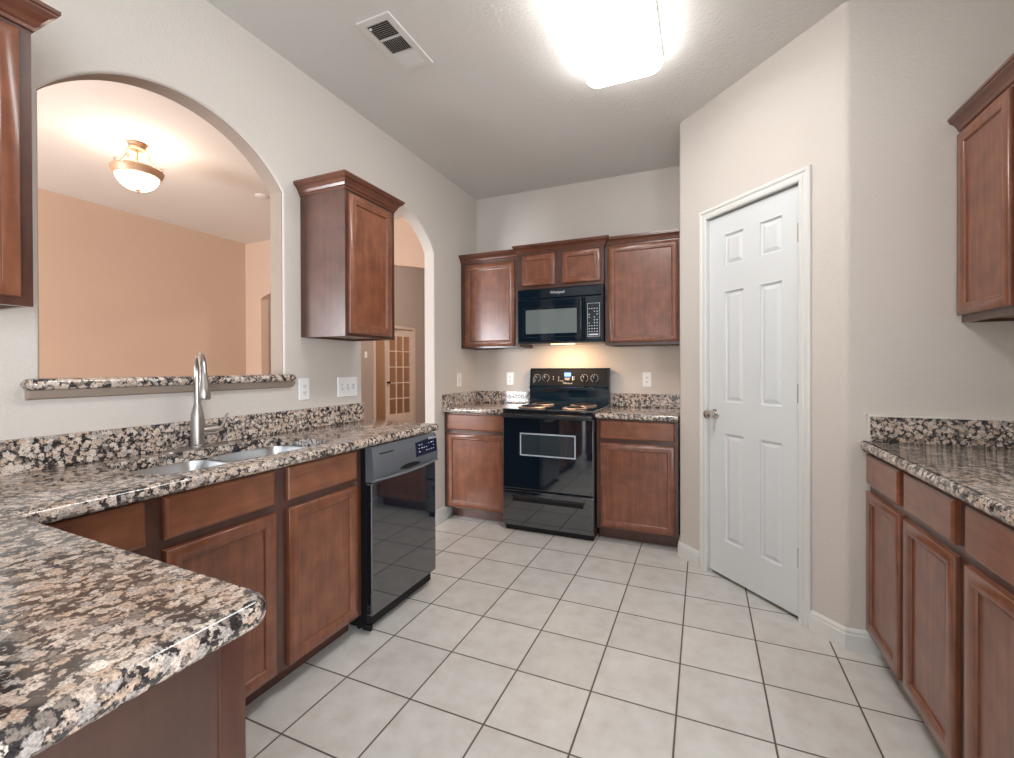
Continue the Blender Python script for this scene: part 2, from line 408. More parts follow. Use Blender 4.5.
struct(MB().box(XL - TH, XR + .1, YR - .1, YB + .1, -0.1, 0).build('floor', M['tile']))
struct(MB().box(-7.8, XL - TH, YR - .1, 9.3, -0.1, 0).build('floor_dining', M['carpet']))
struct(MB().box(XL - .02, XR + .1, YR - .1, YB + .1, HC, HC + 0.1).build('ceiling', M['ceil']))
struct(MB().box(-7.8, XL - .02, YR - .1, YD + .1, HC, HC + 0.1).build('ceiling_dining', M['dceil']))
HH = 3.8
struct(MB().box(-7.8, XL, YD, 9.3, HH, HH + 0.1).build('ceiling_hall', M['dceil']))
struct(MB().box(XL - TH, XL, YD, 9.2, HC, HH).build('wall_hall_right', M['hall']))
struct(MB().box(XH, XL - TH, YD, YD + .1, HC + .1, HH).build('wall_hall_near', M['hall']))

def seg_arch(y0, y1, zs, rise, n=28):
    """points of a segmental arch from (y1, zs) over to (y0, zs)"""
    h = (y1 - y0) / 2; R = (h * h + rise * rise) / (2 * rise); cz = zs + rise - R; cy = (y0 + y1) / 2
    a = math.asin(h / R)
    return [(cy + R * sin(a - 2 * a * k / n), cz + R * cos(a - 2 * a * k / n)) for k in range(n + 1)]
arch1 = [(0.737, 1.166), (1.665, 1.166)] + seg_arch(0.737, 1.665, 2.135, 0.235)
arch2 = [(2.236, -.05), (3.07, -.05)] + seg_arch(2.236, 3.07, 2.15, 0.235)
outer = [(YR, -.08), (9.2, -.08), (9.2, HC), (YR, HC)]
yz = lambda u, v, t: (t, u, v)
struct(MB().holed_round(outer, [arch1, arch2], yz, XL - TH, XL, 0.012).build('wall_left', M['wall'], smooth=35))
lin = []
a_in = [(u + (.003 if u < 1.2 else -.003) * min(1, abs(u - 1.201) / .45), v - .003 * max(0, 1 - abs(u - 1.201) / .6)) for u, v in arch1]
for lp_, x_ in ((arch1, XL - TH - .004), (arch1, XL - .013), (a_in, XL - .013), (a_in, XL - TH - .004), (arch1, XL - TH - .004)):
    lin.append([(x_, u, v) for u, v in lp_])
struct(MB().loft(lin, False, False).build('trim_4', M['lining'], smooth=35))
# tan paint on the dining room side of the same wall (a skim coat a few mm thick)
o1 = [(YR, 0), (2.22, 0)] + list(reversed(seg_arch(2.22, 3.086, 2.15, 0.25))) + [(3.086, 0), (YD, 0), (YD, HC), (YR, HC)]
a1b = [(0.72, 1.13), (1.68, 1.13)] + seg_arch(0.72, 1.68, 2.135, 0.25)
struct(MB().holed(o1, [a1b], yz, XL - TH - .004, XL - TH).build('wall_left_dining_side', M['tan']))
struct(MB().box(XL, XR + .1, YB, YB + .1, 0, HC).build('wall_back', M['wall']))
# pantry: side wall, diagonal wall with the door, wall facing the camera
def vert(poly, name, mat, smooth=None):
    return struct(MB().prism(poly, XYZ, 0, HC).build(name, mat, smooth=smooth))
def arc3(p, ta, tb, r, n=6):
    """rounded corner from p+ta*r to p+tb*r"""
    out = []
    for k in range(n + 1):
        t = k / n; a = p + ta * r * (1 - t) ** 2 ; out.append(tuple(a + tb * r * t ** 2))
    return out
up = Vector((0, 1)); rt = Vector((1, 0))
ca = arc3(A, up, T_, 0.016); pA = A + T_ * 0.016
vert([(A.x, YB)] + ca + [tuple(pA + N_ * .1), (A.x + .1, YB)], 'wall_side', M['wall'], 40)
cb = arc3(B, -T_, rt, 0.022); pB = B - T_ * 0.022
vert(cb + [(XR, B.y), (XR, B.y + .1), (B.x + .1, B.y + .1), tuple(pB + N_ * .1)], 'wall_facing', M['wall'], 40)
LD = (B - A).length
D0, D1, DT = 0.236, 0.835, 2.125      # rough opening on the diagonal wall
dg = lambda u, v, t: (A.x + T_.x * u + N_.x * t, A.y + T_.y * u + N_.y * t, v)
struct(MB().holed([(0.016, 0), (D0, 0), (D0, DT), (D1, DT), (D1, 0), (LD - .022, 0), (LD - .022, HC), (0.016, HC)], [], dg, 0, 0.1).build('wall_diagonal', M['wall']))
struct(MB().holed(rect(YR, YB, 0, HC), [rect(-2.5, -.6, .35, 2.1)], yz, XR, XR + .1).build('wall_right', M['wall']))
# rear wall with the nook window behind the camera
wx0, wx1, wz0, wz1 = -1.45, 0.75, 0.5, 2.2
xz = lambda u, v, t: (u, t, v)
struct(MB().holed(rect(XL, XR, 0, HC), [rect(wx0, wx1, wz0, wz1)], xz, YR - .1, YR).build('wall_rear', M['wall']))
def window(name, x0, x1, z0, z1, y, nx):
    mb = MB()
    fr = .05
    mb.holed(rect(x0, x1, z0, z1), [rect(x0 + fr + (x1 - x0 - fr) * k / nx, x0 + (x1 - x0 - fr) * (k + 1) / nx, z0 + fr, z1 - fr) for k in range(nx)], xz, y - .07, y - .03)
    wnd = struct(mb.build(name, M['white']))
    MB().box(x0 - .03, x1 + .03, y, y + .05, z0 - .03, z0).build('window_sill', M['white'], wnd)
window('window_1', wx0, wx1, wz0, wz1, YR, 3)
struct(MB().holed(rect(-2.5, -.6, .35, 2.1), [rect(-2.45, -1.575, .40, 2.05), rect(-1.525, -.65, .40, 2.05)], yz, XR + .03, XR + .07).build('window_added', M['white']))  # unseen window, added along with the side fill light
# dining room shell
struct(MB().box(XD - .1, XD, -1.6, YD, 0, HC).build('wall_dining_far', M['tan']))
arch3 = seg_arch(-5.05, -2.10, 2.11, 0.26)
struct(MB().holed([(XD - .1, 0), (-5.05, 0)] + list(reversed(arch3)) + [(-2.10, 0), (XL - TH, 0), (XL - TH, HC), (XD - .1, HC)], [], xz, YD, YD + .1).build('wall_dining_end', M['tan']))
struct(MB().holed(rect(XD, XL - TH, 0, HC), [rect(-4.7, -3.1, .6, 2.1)], xz, -1.7, -1.6).build('wall_dining_rear', M['tan']))
window('window_2', -4.7, -3.1, .6, 2.1, -1.6, 2)
# hall beyond with the french door, and the lit study
FD0, FD1, FDT = 6.99, 8.24, 2.05
struct(MB().holed([(YD + .1, 0), (FD0, 0), (FD0, FDT), (FD1, FDT), (FD1, 0), (9.2, 0), (9.2, HH), (YD + .1, HH)], [], yz, XH - .1, XH).build('wall_hall_far', M['hall']))
struct(MB().box(XH - .1, XL - TH, 9.2, 9.3, 0, HH).build('wall_hall_end', M['hall']))
struct(MB().box(-7.8, -7.7, 5.4, 9.3, 0, HH).build('wall_study_far', M['study']))
struct(MB().box(-7.7, XH - .1, 9.2, 9.3, 0, HH).build('wall_study_end', M['study']))
struct(MB().box(-7.7, XH - .1, 5.4, 5.5, 0, HH).build('wall_study_near', M['study']))

# baseboards
BP = [(0, 0), (.014, 0), (.014, .068), (.011, .072), (.011, .084), (.005, .094), (0, .094)]
def base(name, path): return struct(sweep(MB(), path, BP).build(name, M['white']))
base('baseboard_left', [(XL - TH, 3.07), (XL, 3.07), (XL, 3.29)])
pt = lambda s_: tuple(A + T_ * s_)
base('baseboard_diagonal', [(A.x, 3.29), (A.x, A.y), pt(.183)])
base('baseboard_facing', [pt(.872), (B.x, B.y), (.713, B.y)])

# door casings (trim) and the six-panel pantry door
CP = [(0, 0), (.012, 0), (.016, .006), (.016, .022), (.011, .026), (.011, .034), (.017, .040), (.017, .052), (.012, .058), (0, .058)]
def casing(name, u0, u1, top, fn, mat):
    """fn(u, v, out)"""
    rings = []
    for (uu, vv, du, dv) in ((u0, 0, -1, 0), (u0, top, -1, 1), (u1, top, 1, 1), (u1, 0, 1, 0)):
        rings.append([fn(uu + du * a, vv + dv * a, o) for o, a in CP])
    return struct(MB().loft(rings).build(name, mat))
dgo = lambda u, v, o: dg(u, v, -o)
casing('trim_1', D0 + .006, D1 - .006, DT - .006, dgo, M['white'])
jm = MB()
for q in (rect(D0, D0 + .005, 0, DT), rect(D1 - .005, D1, 0, DT), rect(D0 + .005, D1 - .005, DT - .005, DT)): jm.prism(q, dg, 0.0, .1)
struct(jm.build('trim_2', M['white']))
def panel_door(name, w, h, t, cells, mat):
    """front at y=0 facing -y, x 0..w, z 0..h; cells are raised panels"""
    mb = MB()
    b = bmesh.new()
    xs = [0] + sorted({c for q in cells for c in q[:2]}) + [w]; zs = [0] + sorted({c for q in cells for c in q[2:]}) + [h]
    for i in range(len(xs) - 1):
        for j in range(len(zs) - 1):
            x0, x1, z0, z1 = xs[i], xs[i + 1], zs[j], zs[j + 1]
            if any(abs(x0 - q[0]) < 1e-6 and abs(x1 - q[1]) < 1e-6 and z0 >= q[2] - 1e-6 and z1 <= q[3] + 1e-6 for q in cells): continue
            b.faces.new([b.verts.new(p) for p in ((x0, 0, z0), (x1, 0, z0), (x1, 0, z1), (x0, 0, z1))])
    mb._merge(b)
    for x0, x1, z0, z1 in cells:
        rings = [[(x, y, z) for x, z in rect(x0 + i, x1 - i, z0 + i, z1 - i)] for i, y in ((0, 0), (.003, .009), (.010, .012), (.030, .003), (.033, .0025))]
        mb.loft(rings, False, True)
    mb.loft([[(x, y, z) for x, z in rect(0, w, 0, h)] for y in (0, t)], False, True)
    return mb.build(name, mat)
DW_, DH_ = .583, 2.092
cols = ((.116, .248), (.352, .482)); rows = ((.205, .828), (1.012, 1.648), (1.798, 1.976))
pd = panel_door('door_1', DW_, DH_, .035, [(c0, c1, r0, r1) for c0, c1 in cols for r0, r1 in rows], M['door'])
pd.location = dg(.244, .020, .010); pd.rotation_euler = (0, 0, math.atan2(T_.y, T_.x))
struct(pd); pd['label'] = 'white six-panel pantry door in the diagonal wall'
k = MB(); k.lathe([(.030, 0), (.030, -.004), (.026, -.008), (.012, -.012), (.011, -.03), (.018, -.036), (.027, -.046), (.029, -.056), (.025, -.066), (.012, -.071)], (.046, 0, .935), 24, 'y')
ko = k.build('door_knob', M['nickel'], pd, 40)
for z in (.29, 1.085, 1.86):
    h_ = MB(); h_.tube([(.580, -.009, z - .045), (.580, -.009, z + .045)], .007, 8); h_.lathe([(.003, -.052), (.006, -.047), (.006, -.045)], (.580, -.009, z), 8)
    h_.box(.568, .586, -.003, .001, z - .045, z + .045)
    h_.build('hinge', M['nickel'], pd, 40)

# french door leaf
casing('trim_3', FD0, FD1, FDT, lambda u, v, o: (XH + o, u, v), M['cream'])
lw, lh = .80, 2.02
cells = [(.105 + .2 * i + .012, .105 + .2 * (i + 1) - .012, .26 + .328 * j + .012, .26 + .328 * (j + 1) - .012) for i in range(3) for j in range(5)]
fd = MB().holed(rect(0, lw, 0, lh), [rect(*q) for q in cells], lambda u, v, t: (u, t, v), 0, .036).build('door_2', M['cream'])
fd.location = (XH - .01, FD1 - .02, .012); fd.rotation_euler = (0, 0, radians(-90 - 9))
struct(fd)
MB().box(.10, lw - .10, .016, .020, .25, 1.92).build('glass_pane', M['glass'], fd)
MB().lathe([(.022, 0), (.022, .006), (.010, .012), (.010, .03), (.026, .045), (.024, .06), (.01, .066)], (lw - .05, .036, .93), 16, 'y').build('door_knob', M['blackm'], fd, 40)

# ------------------------------------------------------------------ cabinets
def ring_panel(mb, x0, x1, z0, z1, prof, cap=True):
    mb.loft([[(x, y, z) for x, z in rect(x0 + i, x1 - i, z0 + i, z1 - i)] for i, y in prof], True, cap)
def cab_door(x0, x1, z0, z1, parent):
    """frame-and-panel door in front of the face frame (y 0 towards -y)"""
    fw = .048
    mb = MB()
    rings = [(0, 0), (0, -.015), (.004, -.019), (fw - .013, -.019), (fw - .0115, -.0178), (fw - .009, -.0190), (fw - .006, -.0185), (fw - .003, -.0160), (fw - .001, -.0125), (fw, -.009)]
    ring_panel(mb, x0, x1, z0, z1, rings, False)
    d = mb.build('door', M['wood'], parent, smooth=50)
    p = MB(); ring_panel(p, x0, x1, z0, z1, [(fw - .004, -.004), (fw - .003, -.0090), (fw + .003, -.0078)], True)
    p.build('panel', M['wood'], d)
    return d
def cab_drawer(x0, x1, z0, z1, parent, name='drawer'):
    mb = MB(); ring_panel(mb, x0, x1, z0, z1, [(0, 0), (0, -.013), (.005, -.017), (.010, -.019)], True)
    return mb.build(name, M['woodh'], parent)
def face_frame(mb, w, z0, z1, holes, t=.019):
    mb.holed(rect(0, w, z0, z1), [rect(*h) for h in holes], lambda u, v, t_: (u, t_, v), 0, t)
def base_cabinet(label, w, depth, loc, rz, doors, drawers, group, left_end=False, right_end=False, top=.872, kick=.09, name='base_cabinet', kx=(0, 0)):
    """doors/drawers: lists of (x0, x1) along the width; local front at y=0 facing -y"""
    t = thing(name, label, 'cabinet', loc, rz, group)
    mb = MB()
    holes = [(a + .012, b - .012, .745, .845) for a, b in drawers] + [(a + .012, b - .012, kick + .03, .690) for a, b in doors]
    face_frame(mb, w, kick, top, holes)
    mb.box(0, .016, .019, depth, kick, top); mb.box(w - .016, w, .019, depth, kick, top)
    mb.box(.016, w - .016, .019, depth, kick, kick + .016); mb.box(.016, w - .016, depth - .01, depth, kick + .016, top)
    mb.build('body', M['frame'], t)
    MB().box(kx[0], w - kx[1], .078, .094, 0, kick).build('toe_kick', M['kick'], t)
    for a in (kx[0], w - .016 - kx[1]): MB().box(a, a + .016, .094, depth, 0, kick).build('plinth_side', M['kick'], t)
    for a, b in doors: cab_door(a, b, .105, .702, t)
    for a, b in drawers: cab_drawer(a, b, .733, .860, t)
    return t
CRP = [(0, 0), (.006, 0), (.006, .010), (.012, .014), (.016, .026), (.026, .040), (.036, .047), (.040, .050), (.040, .056), (.045, .058), (.045, .068), (0, .068)]
def wall_cabinet(label, w, depth, loc, rz, z0, z1, doors, dz, group, left_ret=True, right_ret=True, crown_extra=0):
    t = thing('wall_cabinet', label, 'cabinet', loc, rz, group)
    mb = MB()
    face_frame(mb, w, z0, z1, [(a + .012, b - .012, dz[0] + .02, dz[1] - .02) for a, b in doors])
    mb.box(0, .014, .019, depth, z0, z1); mb.box(w - .014, w, .019, depth, z0, z1)
    mb.box(.014, w - .014, .019, depth, z1 - .014, z1); mb.box(.014, w - .014, depth - .008, depth, z0, z1 - .014)
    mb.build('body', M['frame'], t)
    MB().box(.014, w - .014, .019, depth - .008, z0 + .012, z0 + .022).build('bottom_panel', M['under'], t)
    for a, b in doors: cab_door(a, b, dz[0], dz[1], t)
    path = [(0, 0), (w, 0)]
    if left_ret: path = [(0, depth)] + path
    if right_ret: path = path + [(w, depth)]
    zc = z1 - .012 + crown_extra
    sweep(MB(), path, [(o_, zc + z_) for o_, z_ in CRP]).build('crown_molding', M['crown'], t)
    return t

# --- left run (fronts face +x): local x -> world y
G1 = 'lower cabinets under the sink counter'
RZL = radians(90); XF = -1.455
base_cabinet('brown base cabinet in the inner corner, left of the sink base, mostly hidden by peninsula', .325, .495, (XF, .462, 0), RZL, [(.03, .298)], [(.03, .298)], G1, kx=(0, 0))
base_cabinet('wide brown sink base cabinet with two doors, left of the dishwasher', .860, .495, (XF, .787, 0), RZL,
             [(.022, .396), (.450, .822)], [(.022, .392), (.450, .820)], G1)
# --- peninsula cabinet (front faces +y)
pc = base_cabinet('dark brown peninsula cabinet with plain end panel in the foreground', .80, .56, (-.616, .437, 0), pi,
                  [(.03, .385), (.415, .77)], [(.03, .385), (.415, .77)], 'peninsula cabinets')
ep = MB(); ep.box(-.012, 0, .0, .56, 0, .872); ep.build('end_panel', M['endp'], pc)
MB().box(-.016, 0, -.004, .034, 0, .872, .001).build('corner_stile', M['frame'], pc)

# --- back run
base_cabinet('brown base cabinet with one drawer and door, left of the range', .548, .590, (-1.956, 3.215, 0), 0, [(.032, .538)], [(.030, .538)], 'lower cabinets beside the range', kx=(.03, 0))
base_cabinet('brown base cabinet with one drawer and door, right of the range', .546, .590, (-.696, 3.215, 0), 0, [(.026, .524)], [(.026, .524)], 'lower cabinets beside the range')
# --- right run (fronts face -x): local x -> world -y
RZR = radians(-90); XRF = .660
G2 = 'lower cabinets of the right run'
base_cabinet('brown two-door base cabinet at the far end of the right run', .775, .580, (XRF, 2.393, 0), RZR, [(.006, .350), (.396, .738)], [(.006, .350), (.396, .738)], G2)
base_cabinet('brown base cabinet nearest the camera at the right edge of the photo', .775, .580, (XRF, 1.618, 0), RZR, [(.022, .366), (.412, .753)], [(.022, .366), (.412, .753)], G2)

# --- wall cabinets
wall_cabinet('brown wall cabinet with shade-darkened side panel, between the two left wall arches', .398, .303, (-1.655, 1.767, 0), RZL, 1.398, 2.155, [(.020, .356)], (1.412, 2.125), 'wall cabinets over the sink counter')
wall_cabinet('brown wall cabinet at the left edge of the photo, beside the large arch', .76, .303, (-1.655, -.15, 0), RZL, 1.402, 2.155, [(.03, .37), (.40, .732)], (1.424, 2.125), 'wall cabinets over the sink counter')
wall_cabinet('brown single-door wall cabinet in the corner, left of the microwave', .558, .306, (-1.956, 3.50, 0), 0, 1.404, 2.160, [(.046, .514)], (1.418, 2.125), 'wall cabinets over the range', left_ret=False, right_ret=False)
wall_cabinet('short brown two-door wall cabinet directly above the microwave', .696, .346, (-1.389, 3.46, 0), 0, 1.872, 2.172, [(.030, .312), (.372, .672)], (1.898, 2.148), 'wall cabinets over the range')
wall_cabinet('brown single-door wall cabinet right of the microwave, beside the diagonal wall', .540, .306, (-.690, 3.50, 0), 0, 1.404, 2.170, [(.030, .530)], (1.424, 2.158), 'wall cabinets over the range', left_ret=False, right_ret=False)
wall_cabinet('brown wall cabinet at the right edge of the photo', .79, .303, (.955, 2.393, 0), RZR, 1.408, 2.175, [(.006, .342), (.392, .76)], (1.436, 2.163), 'wall cabinets of the right side', left_ret=False)

# ------------------------------------------------------------------ granite
def slab(name, poly, radii, z0, z1, label, holes=(), ccw=True):
    P0 = roundpoly(poly, radii)
    r = (z1 - z0) / 2 * .92; zc = (z0 + z1) / 2; mb = MB()
    angs = [-90 + 20 * k for k in range(10)]
    rings = []
    for a in angs:
        ins = r * (1 - cos(radians(a))) * .75; rings.append([(x, y, zc + (z1 - z0) / 2 * sin(radians(a))) for x, y in inset(P0, ins)])
    mb.loft(rings, False, False)
    ins = r * .75
    for z, in ((z0,), (z1,)):
        b = bmesh.new(); es = []
        for loop in [inset(P0, ins)] + list(holes):
            vs = [b.verts.new((u, v, z)) for u, v in loop]
            es += [b.edges.new((vs[i], vs[(i + 1) % len(vs)])) for i in range(len(vs))]
        bmesh.ops.triangle_fill(b, edges=es, use_beauty=True)
        mb._merge(b)
    for h in holes: mb.loft([[(x, y, z0) for x, y in h], [(x, y, z1) for x, y in h]], False, False)
    o = mb.build(name, M['granite'], smooth=35); tag(o, label, 'countertop'); return o
SZ0, SZ1 = .873, .912
XCF = -1.395
sink_hole = rrect(-1.845, -1.485, .825, 1.525, .085, 8)
slab('countertop', [(XL + .001, -.17), (-.561, -.17), (-.561, .462), (XCF, .490), (XCF, 2.245), (XL + .001, 2.232)], [0, .03, .035, .012, .03, 0], SZ0, SZ1,
     'L-shaped speckled granite countertop with the sink cut-out and foreground peninsula', [sink_hole])
slab('countertop', [(XL + .001, 3.172), (-1.405, 3.172), (-1.405, YB - .001), (XL + .001, YB - .001)], [0, 0, 0, 0], SZ0, SZ1, 'small speckled granite countertop left of the range')
slab('countertop', [(-.698, 3.172), (-.149, 3.172), (-.149, YB - .001), (-.698, YB - .001)], [0, 0, 0, 0], SZ0, SZ1, 'small speckled granite countertop right of the range')
slab('countertop', [(.622, .84), (XR - .001, .84), (XR - .001, B.y - .002), (.622, B.y - .002)], [0.02, 0, 0, 0.006], SZ0 + .002, SZ1 + .004, 'long speckled granite countertop along the right edge of the photo')
def splash(label, boxes, caulk=None):
    mb = MB()
    for q in boxes: mb.box(*q, .0015, 1)
    o = mb.build('backsplash', M['granite']); tag(o, label, 'backsplash')
    if caulk:
        c = MB()
        for q in caulk: c.box(*q)
        c.build('caulk_line', M['caulk'], o)
ST = 1.018
splash('granite backsplash strip behind the sink', [(XL + .001, XL + .021, -.17, 2.229, SZ1, ST)])
splash('granite backsplash strip in the corner left of the range', [(XL + .021, -1.405, YB - .021, YB - .001, SZ1, ST), (XL + .001, XL + .021, 3.18, YB - .001, SZ1, ST)])
splash('granite backsplash strip right of the range', [(-.698, -.149, YB - .021, YB - .001, SZ1, ST)])
splash('dark speckled granite backsplash strip of the right counter', [(.652, XR - .021, B.y - .022, B.y - .002, SZ1 + .004, ST + .004), (XR - .021, XR - .001, .84, B.y - .002, SZ1 + .004, ST + .004)],
       [(.645, .652, B.y - .026, B.y - .001, SZ1 + .004, ST + .007), (.645, XR - .021, B.y - .024, B.y - .001, ST + .003, ST + .009)])
# pass-through ledge
lp = roundpoly([(XL - TH - .05, .738), (XL + .002, .738), (XL + .002, .690), (XL + .055, .690), (XL + .055, 1.705), (XL + .002, 1.705), (XL + .002, 1.664), (XL - TH - .05, 1.664)][::1], [0.01, 0, 0, .03, .03, 0, 0, .01])
mb = MB(); angs = [-90 + 22.5 * k for k in range(9)]
mb.loft([[(x, y, 1.186 + .018 * sin(radians(a))) for x, y in inset(lp, .014 * (1 - cos(radians(a))))] for a in angs])
lo = mb.build('pass_through_ledge', M['granite'], smooth=35); tag(lo, 'granite ledge on the sill of the large arched pass-through', 'ledge')
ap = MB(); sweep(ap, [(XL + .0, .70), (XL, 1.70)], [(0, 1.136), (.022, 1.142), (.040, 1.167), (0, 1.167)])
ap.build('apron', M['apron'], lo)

# ------------------------------------------------------------------ sink and faucet
sk = thing('sink', 'double-bowl stainless undermount sink under the large arch', 'sink', (-1.665, 1.175, .872))
def bowl(y0, y1):
    rings = []
    for ins, z, r in ((-.014, 0, .075), (0, 0, .065), (.001, -.004, .065), (.006, -.10, .06), (.012, -.155, .055), (.035, -.178, .05), (.06, -.183, .04)):
        rings.append([(x, y, z) for x, y in rrect(-.187 + ins, .187 - ins, y0 + ins, y1 - ins, max(.02, r), 6)])
    rings.append([(x, y, -.185) for x, y in rrect(-.022, .022, (y0 + y1) / 2 - .022, (y0 + y1) / 2 + .022, .0215, 6)])
    mb = MB(); mb.loft(rings, False, True); o = mb.build('bowl', M['sinksteel'], sk, 50)
    md = o.modifiers.new('thick', 'SOLIDIFY'); md.thickness = .0012; md.offset = 1
    MB().lathe([(.036, 0), (.036, .003), (.028, .004), (.02, .001)], (0, (y0 + y1) / 2, -.184), 20).build('drain', M['chrome'], sk, 40)
bowl(-.357, -.012); bowl(.012, .357)
MB().box(-.187, .187, -.0125, .0125, -.045, -.012, .004).build('divider', M['sinksteel'], sk)

fc = thing('faucet', 'brushed nickel pull-down faucet rising behind the sink', 'faucet', (-1.880, 1.180, SZ1), radians(-24))
MB().loft([[(x, y, z) for x, y in rrect(-.028 + i, .028 - i, -.125 + i, .125 - i, .027 - i, 6)] for i, z in ((0, 0), (0, .004), (.004, .007))]).build('deck_plate', M['steel'], fc, 40).rotation_euler = (0, 0, radians(24))
MB().lathe([(.027, .006), (.027, .012), (.0235, .016), (.0235, .125), (.0225, .135), (.016, .165), (.0135, .178)], n=28).build('body', M['steel'], fc, 40)
pts = [(0, 0, .175), (0, 0, .25), (0, 0, .304)]
R0 = .066
pts += [(R0 - R0 * cos(radians(a)), 0, .310 + R0 * 0.95 * sin(radians(a))) for a in range(10, 171, 16)]
pts += [(2 * R0 + .002, 0, .314), (2 * R0 + .008, 0, .298)]
pts = [(x, 0, z) for x, _, z in pts]
MB().tube(pts, .0125, 14).build('neck', M['steel'], fc, 50)
sx = 2 * R0 + .010; dx = .012
sh = MB(); sh.tube([(sx - .002, 0, .303), (sx + dx * .2, 0, .270), (sx + dx * .6, 0, .243), (sx + dx, 0, .211), (sx + dx * 1.05, 0, .204)], [.0135, .016, .0195, .0215, .018], 18)
sho = sh.build('spray_head', M['steel'], fc, 50)
MB().box(sx - .012, sx - .006, -.010, .002, .222, .268, .002).build('spray_button', M['blackm'], sho)
hd = MB(); hd.tube([(0, .015, .068), (-.0, .075, .068)], .021, 18)
hdo = hd.build('handle_hub', M['steel'], fc, 50); hdo.rotation_euler = (0, 0, radians(24))
lv = MB(); lv.tube([(0, .075, .066), (0, .098, .072), (.004, .110, .100), (.006, .118, .126), (.006, .126, .130)], [.008, .006, .0045, .0045, .004], 10)
lv.build('lever', M['steel'], fc, 50).rotation_euler = (0, 0, radians(24))

# ------------------------------------------------------------------ dishwasher (front faces +x)
dw = thing('dishwasher', 'black glossy built-in dishwasher at the end of the sink counter', 'dishwasher', (-1.40, 1.656, 0), RZL)
W = .544
MB().box(.004, W - .004, .035, .545, .02, .868).build('body', M['blackm'], dw)
MB().box(0, W, 0, .034, .085, .700, .006, 3).build('door', M['black'], dw)
prof = [(.034, .868), (.006, .868), (-.004, .855), (-.010, .80), (-.014, .755), (-.012, .722), (-.002, .704), (.034, .704)]
MB().prism(prof, lambda u, v, t: (t, u, v), 0, W).build('control_panel', M['console'], dw, 50)
hm = MB(); hp = []
for k in range(17):
    a = pi * k / 16; hp.append((.285 - .085 * cos(a), .728 + .018 * sin(a)))
for k in range(1, 16): hp.append((.370 - .17 * k / 16, .728 - .006 * sin(pi * k / 16)))
MB().prism(hp, lambda u, v, t: (u, t, v), -.0160, .0).build('handle_recess', M['blackm'], dw)
cs = MB(); pts = [(W * k / 24, -.015 - .004 * sin(pi * k / 24), .712 - .010 * sin(pi * k / 24) + .004) for k in range(25)]
cs.tube(pts, .006, 8); cs.build('handle_lip', M['lip'], dw, 60)
bd = MB().prism([(.335, .765), (W - .012, .768), (W - .012, .852), (.335, .838)], lambda u, v, t: (u, t - (v - .765) * -.06, v), -.0155, -.004).build('control_badge', M['badge'], dw)
mk = MB()
random.seed(2)
for r in range(3):
    for c in range(7):
        if random.random() < .3: continue
        u = .360 + c * .023; v = .785 + r * .018; mk.box(u, u + .004 + random.random() * .010, -.0150 + (v - .765) * .06 - .0012, -.0150 + (v - .765) * .06 - .0006, v, v + .004)
mk.build('button_print', M['mark'], bd)
text('Whirlpool', .020, (W - .052, -.0128, .846), (radians(90), 0, 0), M['mark'], dw)
vs = MB(); vs.box(.05, .155, -.0085, -.004, .828, .834); vs.build('vent_slot', M['blackm'], dw)
MB().box(.003, W - .003, .050, .060, .012, .082).build('kick_plate', M['blackm'], dw)
for u in (.03, W - .03): MB().lathe([(.012, 0), (.012, .012), (.006, .014), (.006, .03)], (u, .10, 0), 12).build('foot', M['blackm'], dw, 40)
MB().box(-.006, .012, .006, .05, .018, .045, .003).build('hinge_cover', M['blackm'], dw)

# ------------------------------------------------------------------ range
rg = thing('range', 'black freestanding electric coil range between the back base cabinets', 'stove', (-1.402, 3.14, 0))
W = .702
body = MB(); body.box(.004, W - .004, .035, .64, .03, .905); body.build('body', M['blacks'], rg)
MB().box(0, W, 0, .648, .902, .926, .008, 3).build('cooktop', M['black'], rg)
MB().box(.004, W - .004, .0, .036, .325, .862, .006, 3).build('oven_door', M['black'], rg)
od = [o for o in bpy.data.objects if o.name.startswith('oven_door')][0]
wx = (.145, .572, .578, .748)
fr = MB(); fr.holed(rect(*wx), [rect(wx[0] + .010, wx[1] - .010, wx[2] + .010, wx[3] - .010)], lambda u, v, t: (u, t, v), -.002, .002)
fr.build('window_frame', M['ovenframe'], od)
MB().box(wx[0] + .010, wx[1] - .010, -.001, .002, wx[2] + .010, wx[3] - .010).build('window_glass', M['window'], od)
hb = MB(); hb.box(.004, W - .004, -.048, -.020, .862, .893, .010, 4)
for u in (.030, W - .058): hb.box(u, u + .028, -.030, .004, .866, .889, .004)
hb.build('door_handle', M['blacks'], rg, 40)
MB().box(.004, W - .004, .006, .036, .866, .902).build('vent_strip', M['blackm'], rg)
dr = MB(); dr.box(.004, W - .004, 0, .034, .048, .312, .006, 3); dro = dr.build('storage_drawer', M['black'], rg)
gr = MB(); gr.box(.085, W - .075, -.0015, .004, .232, .262, .001); gr.build('finger_grip', M['blackm'], dro)
gl = MB(); gl.box(.075, W - .065, -.014, .0, .262, .272, .004, 3); gl.build('grip_lip', M['blacks'], dro)
MB().box(.012, W - .012, .040, .05, 0.0, .046).build('kick_plate', M['blackm'], rg)
for u in (.04, W - .04): MB().lathe([(.014, 0), (.014, .012), (.007, .014), (.007, .035)], (u, .57, 0), 12).build('foot', M['blackm'], rg, 40)
